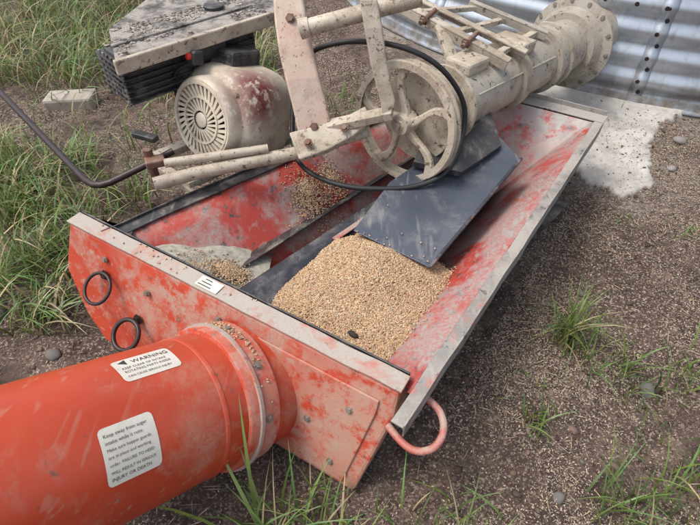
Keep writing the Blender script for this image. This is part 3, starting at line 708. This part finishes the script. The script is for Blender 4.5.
# ---------------------------------------------------------------- engine
Mo=empty('small_engine')
mf=V(-.555,1.755,.60); md=V(.56,.78,-.27).normalized()
lathe('blower_housing',mf,md,[(.050,.05),(.050,.155),(.058,.172),(.075,.184),(.13,.188),(.27,.184),(.305,.172),(.325,.14),(.33,.03)],M_motor,Mo,seg=96,
      sq=[2,2,2.1,2.4,3.0,3.2,3.2,3,2.5])
lathe('fan_shroud',mf,md,[(.002,.132),(-.006,.138),(-.006,.146),(.004,.155),(.02,.158),(.10,.160),(.10,.15)],M_motor,Mo,seg=64)
lathe('fan_dark',mf,md,[(.02,.001),(.02,.15)],M_dark,Mo,seg=48)
d_,m1,m2=frame(md)
v=[];f=[]
def spoke(a,r0,r1,w,tw,z0,z1):
    k=len(v)
    for r,aa in ((r0,a),(r1,a+tw)):
        rad=m1*math.cos(aa)+m2*math.sin(aa); tan=-m1*math.sin(aa)+m2*math.cos(aa)
        for zz_ in (z0,z1):
            v.append(mf+rad*r-tan*w/2+md*zz_); v.append(mf+rad*r+tan*w/2+md*zz_)
    f.extend([[k,k+1,k+5,k+4],[k+2,k+3,k+7,k+6],[k,k+2,k+6,k+4],[k+1,k+3,k+7,k+5]])
for i_ in range(34): spoke(2*math.pi*i_/34,.085,.135,.012,.16,-.004,.006)
for i_ in range(24): spoke(2*math.pi*i_/24,.035,.085,.0085,.30,-.006,.004)
mk('fan_grille',v,f,M_motor,Mo)
for rr in (.085,.134): lathe('grille_ring',mf,md,[(.004,rr-.005),(-.008,rr-.004),(-.008,rr+.004),(.004,rr+.005)],M_motor,Mo,seg=48)
lathe('fan_hub',mf,md,[(-.007,.001),(-.008,.022),(-.004,.028),(.004,.029)],M_motor,Mo,seg=32)
for k in range(4):
    a=math.pi/4+k*math.pi/2; bolt('shroud_bolt',mf+md*.054+(m1*math.cos(a)+m2*math.sin(a))*.168,-md,.007,M_bolt,Mo)
cb=(slab[0]+slab[1])/2+sp*.15+V(0,0,-.115)-sd*.02
box('cylinder_block',cb,(sd,sp,(0,0,1)),((slab[1]-slab[0]).length*.80,.18,.150),M_black,Mo,.012)
for k in range(7): box('cooling_fin',cb+V(0,0,-.072+.022*k)-sd*.02,(sd,sp,(0,0,1)),((slab[1]-slab[0]).length*.82,.205,.006),M_black,Mo,.002)
for k in range(6): bar('vent_rib',L1+sd*.030+sp*(.065+.032*k)+V(0,0,-.04),L1+sd*.026+sp*(.065+.032*k)+V(0,0,-.19),.008,.010,M_slab,Mo,up=(1,0,0))
box('junction_box',mf+md*.2+m2*.20-m1*.04,(md,m1,m2),(.15,.13,.08),M_black,Mo,.012)
lathe('muffler_can',mf+md*.10+m2*.23-m1*.10,sd,[(-.07,.001),(-.07,.035),(-.06,.042),(.06,.042),(.07,.035),(.07,.001)],M_black,Mo,seg=28)
box('foot',mf+md*.2-m2*.187,(md,m1,m2),(.24,.28,.02),M_cream,Mo,.005)
for sgn in(-1,1): box('foot_web',mf+md*.2-m2*.14+m1*.10*sgn,(md,m1,m2),(.2,.02,.09),M_motor,Mo,.004)
lathe('shaft',mf+md*.32,md,[(0,.02),(.16,.02),(.16,.001)],M_bolt,Mo,seg=20)
box('start_switch',mf+md*.02+m2*.21-m1*.06,(md,m1,m2),(.05,.045,.05),M_black,Mo,.008)
M_btn=simple('red_button',(.5,.03,.02),.4)
lathe('switch_button',mf+md*-.006+m2*.215-m1*.06,-md,[(0,.001),(0,.013),(.010,.012),(.012,.001)],M_btn,Mo,seg=20)
pipe('motor_cable',[mf+md*.02+m2*.19-m1*.06,mf-md*.03+m2*.16-m1*.13,mf+md*.05+m2*.02-m1*.20,mf+md*.10-m2*.12-m1*.20],.007,M_rubber,Mo,smoothpath=True)
# ---------------------------------------------------------------- pulley
Pu=empty('pulley_wheel')
k_=.90
lathe('rim',W,aw,[(s_,r_*k_) for s_,r_ in [(-.022,.220),(-.022,.247),(-.016,.252),(-.010,.252),(-.004,.238),(.004,.238),(.010,.252),(.018,.252),(.022,.247),(.022,.220),(.012,.227),(-.012,.227),(-.022,.220)]],M_cream,Pu,seg=72)
lathe('hub',W,aw,[(-.045,.001),(-.045,.018),(-.040,.022),(-.040,.036),(-.034,.040),(.03,.042),(.03,.02)],M_cream,Pu,seg=32)
d_,w1,w2=frame(aw)
for k in range(5):
    a0_=2*math.pi*k/5+.35; vv_=[]; N_=7
    for j in range(N_):
        t=j/(N_-1); rr=.034+t*(.203-.034); a=a0_+.28*math.sin(t*math.pi*.9)
        wd=.018-.008*math.sin(t*math.pi)+.006*t*t; th=.013-.003*t
        r_=w1*math.cos(a)+w2*math.sin(a); t_=-w1*math.sin(a)+w2*math.cos(a)
        for sx,sy in((-1,-1),(1,-1),(1,1),(-1,1)): vv_.append(W+r_*rr+t_*wd*sx+aw*th*sy)
    ff=[]
    for j in range(N_-1):
        for i_ in range(4): ff.append([j*4+i_,j*4+(i_+1)%4,(j+1)*4+(i_+1)%4,(j+1)*4+i_])
    mk('spoke',vv_,ff,M_cream,Pu,bevel=.006)
lathe('shaft',W-aw*.06,aw,[(0,.001),(0,.014),(.2,.014)],M_bolt,Pu,seg=20)
lathe('motor_pulley',V(-.20,2.09,.52),aw,[(-.02,.02),(-.02,.10),(0,.09),(.02,.10),(.02,.02)],M_black,Pu,seg=32)
bl=[(-.168,1.93,.78),(-.036,1.875,.845),(.09,1.82,.865),(.173,1.795,.86),(.27,1.775,.83),(.355,1.765,.765),(.425,1.765,.66),(.435,1.755,.56),(.405,1.68,.49),(.35,1.60,.455),(.25,1.575,.425),(.13,1.565,.42),(-.04,1.575,.425),(-.19,1.655,.45),(-.23,1.77,.50),(-.215,1.90,.66)]
pipe('drive_belt',bl,.0095,M_rubber,None,cyc=True,smoothpath=True)
pipe('crank_rod',[V(-.66,1.67,.52),V(-.726,1.636,.50),V(-.88,1.56,.457),V(-.915,1.55,.452),V(-.945,1.555,.45),V(-.98,1.58,.45),V(-1.02,1.62,.452),V(-1.555,2.17,.50),V(-2.1,2.75,.53)],.013,M_rod,None)
# ---------------------------------------------------------------- light, sky, camera
el=math.radians(64)
sdir=V(-.70,-.10,0).normalized()*math.cos(el)+V(0,0,math.sin(el))
w=bpy.data.worlds.new('World'); sc.world=w; w.use_nodes=True; nt=w.node_tree
bg=nt.nodes['Background']; sk=nt.nodes.new('ShaderNodeTexSky'); sk.sky_type='NISHITA'; sk.sun_disc=False
sk.sun_elevation=el; sk.sun_rotation=math.atan2(sdir.x,sdir.y); sk.dust_density=4; sk.air_density=1.2
hs_=nt.nodes.new('ShaderNodeHueSaturation'); hs_.inputs['Saturation'].default_value=.55
nt.links.new(sk.outputs[0],hs_.inputs['Color']); nt.links.new(hs_.outputs[0],bg.inputs[0]); bg.inputs[1].default_value=.24
sl=bpy.data.lights.new('sun','SUN'); sl.energy=2.2; sl.angle=math.radians(18); sl.color=(1,.95,.88)
so=bpy.data.objects.new('sun',sl); sc.collection.objects.link(so); so.rotation_euler=sdir.to_track_quat('Z','Y').to_euler()
cam=bpy.data.cameras.new('camera'); cam.lens=26.74; cam.sensor_width=36; cam.clip_end=2000; cam.clip_start=.02
co=bpy.data.objects.new('camera',cam); sc.collection.objects.link(co); co.location=(0,0,1.6); co.rotation_euler=(math.radians(45),0,0)
sc.camera=co
sc.view_settings.view_transform='Standard'; sc.view_settings.look='None'; sc.view_settings.exposure=0
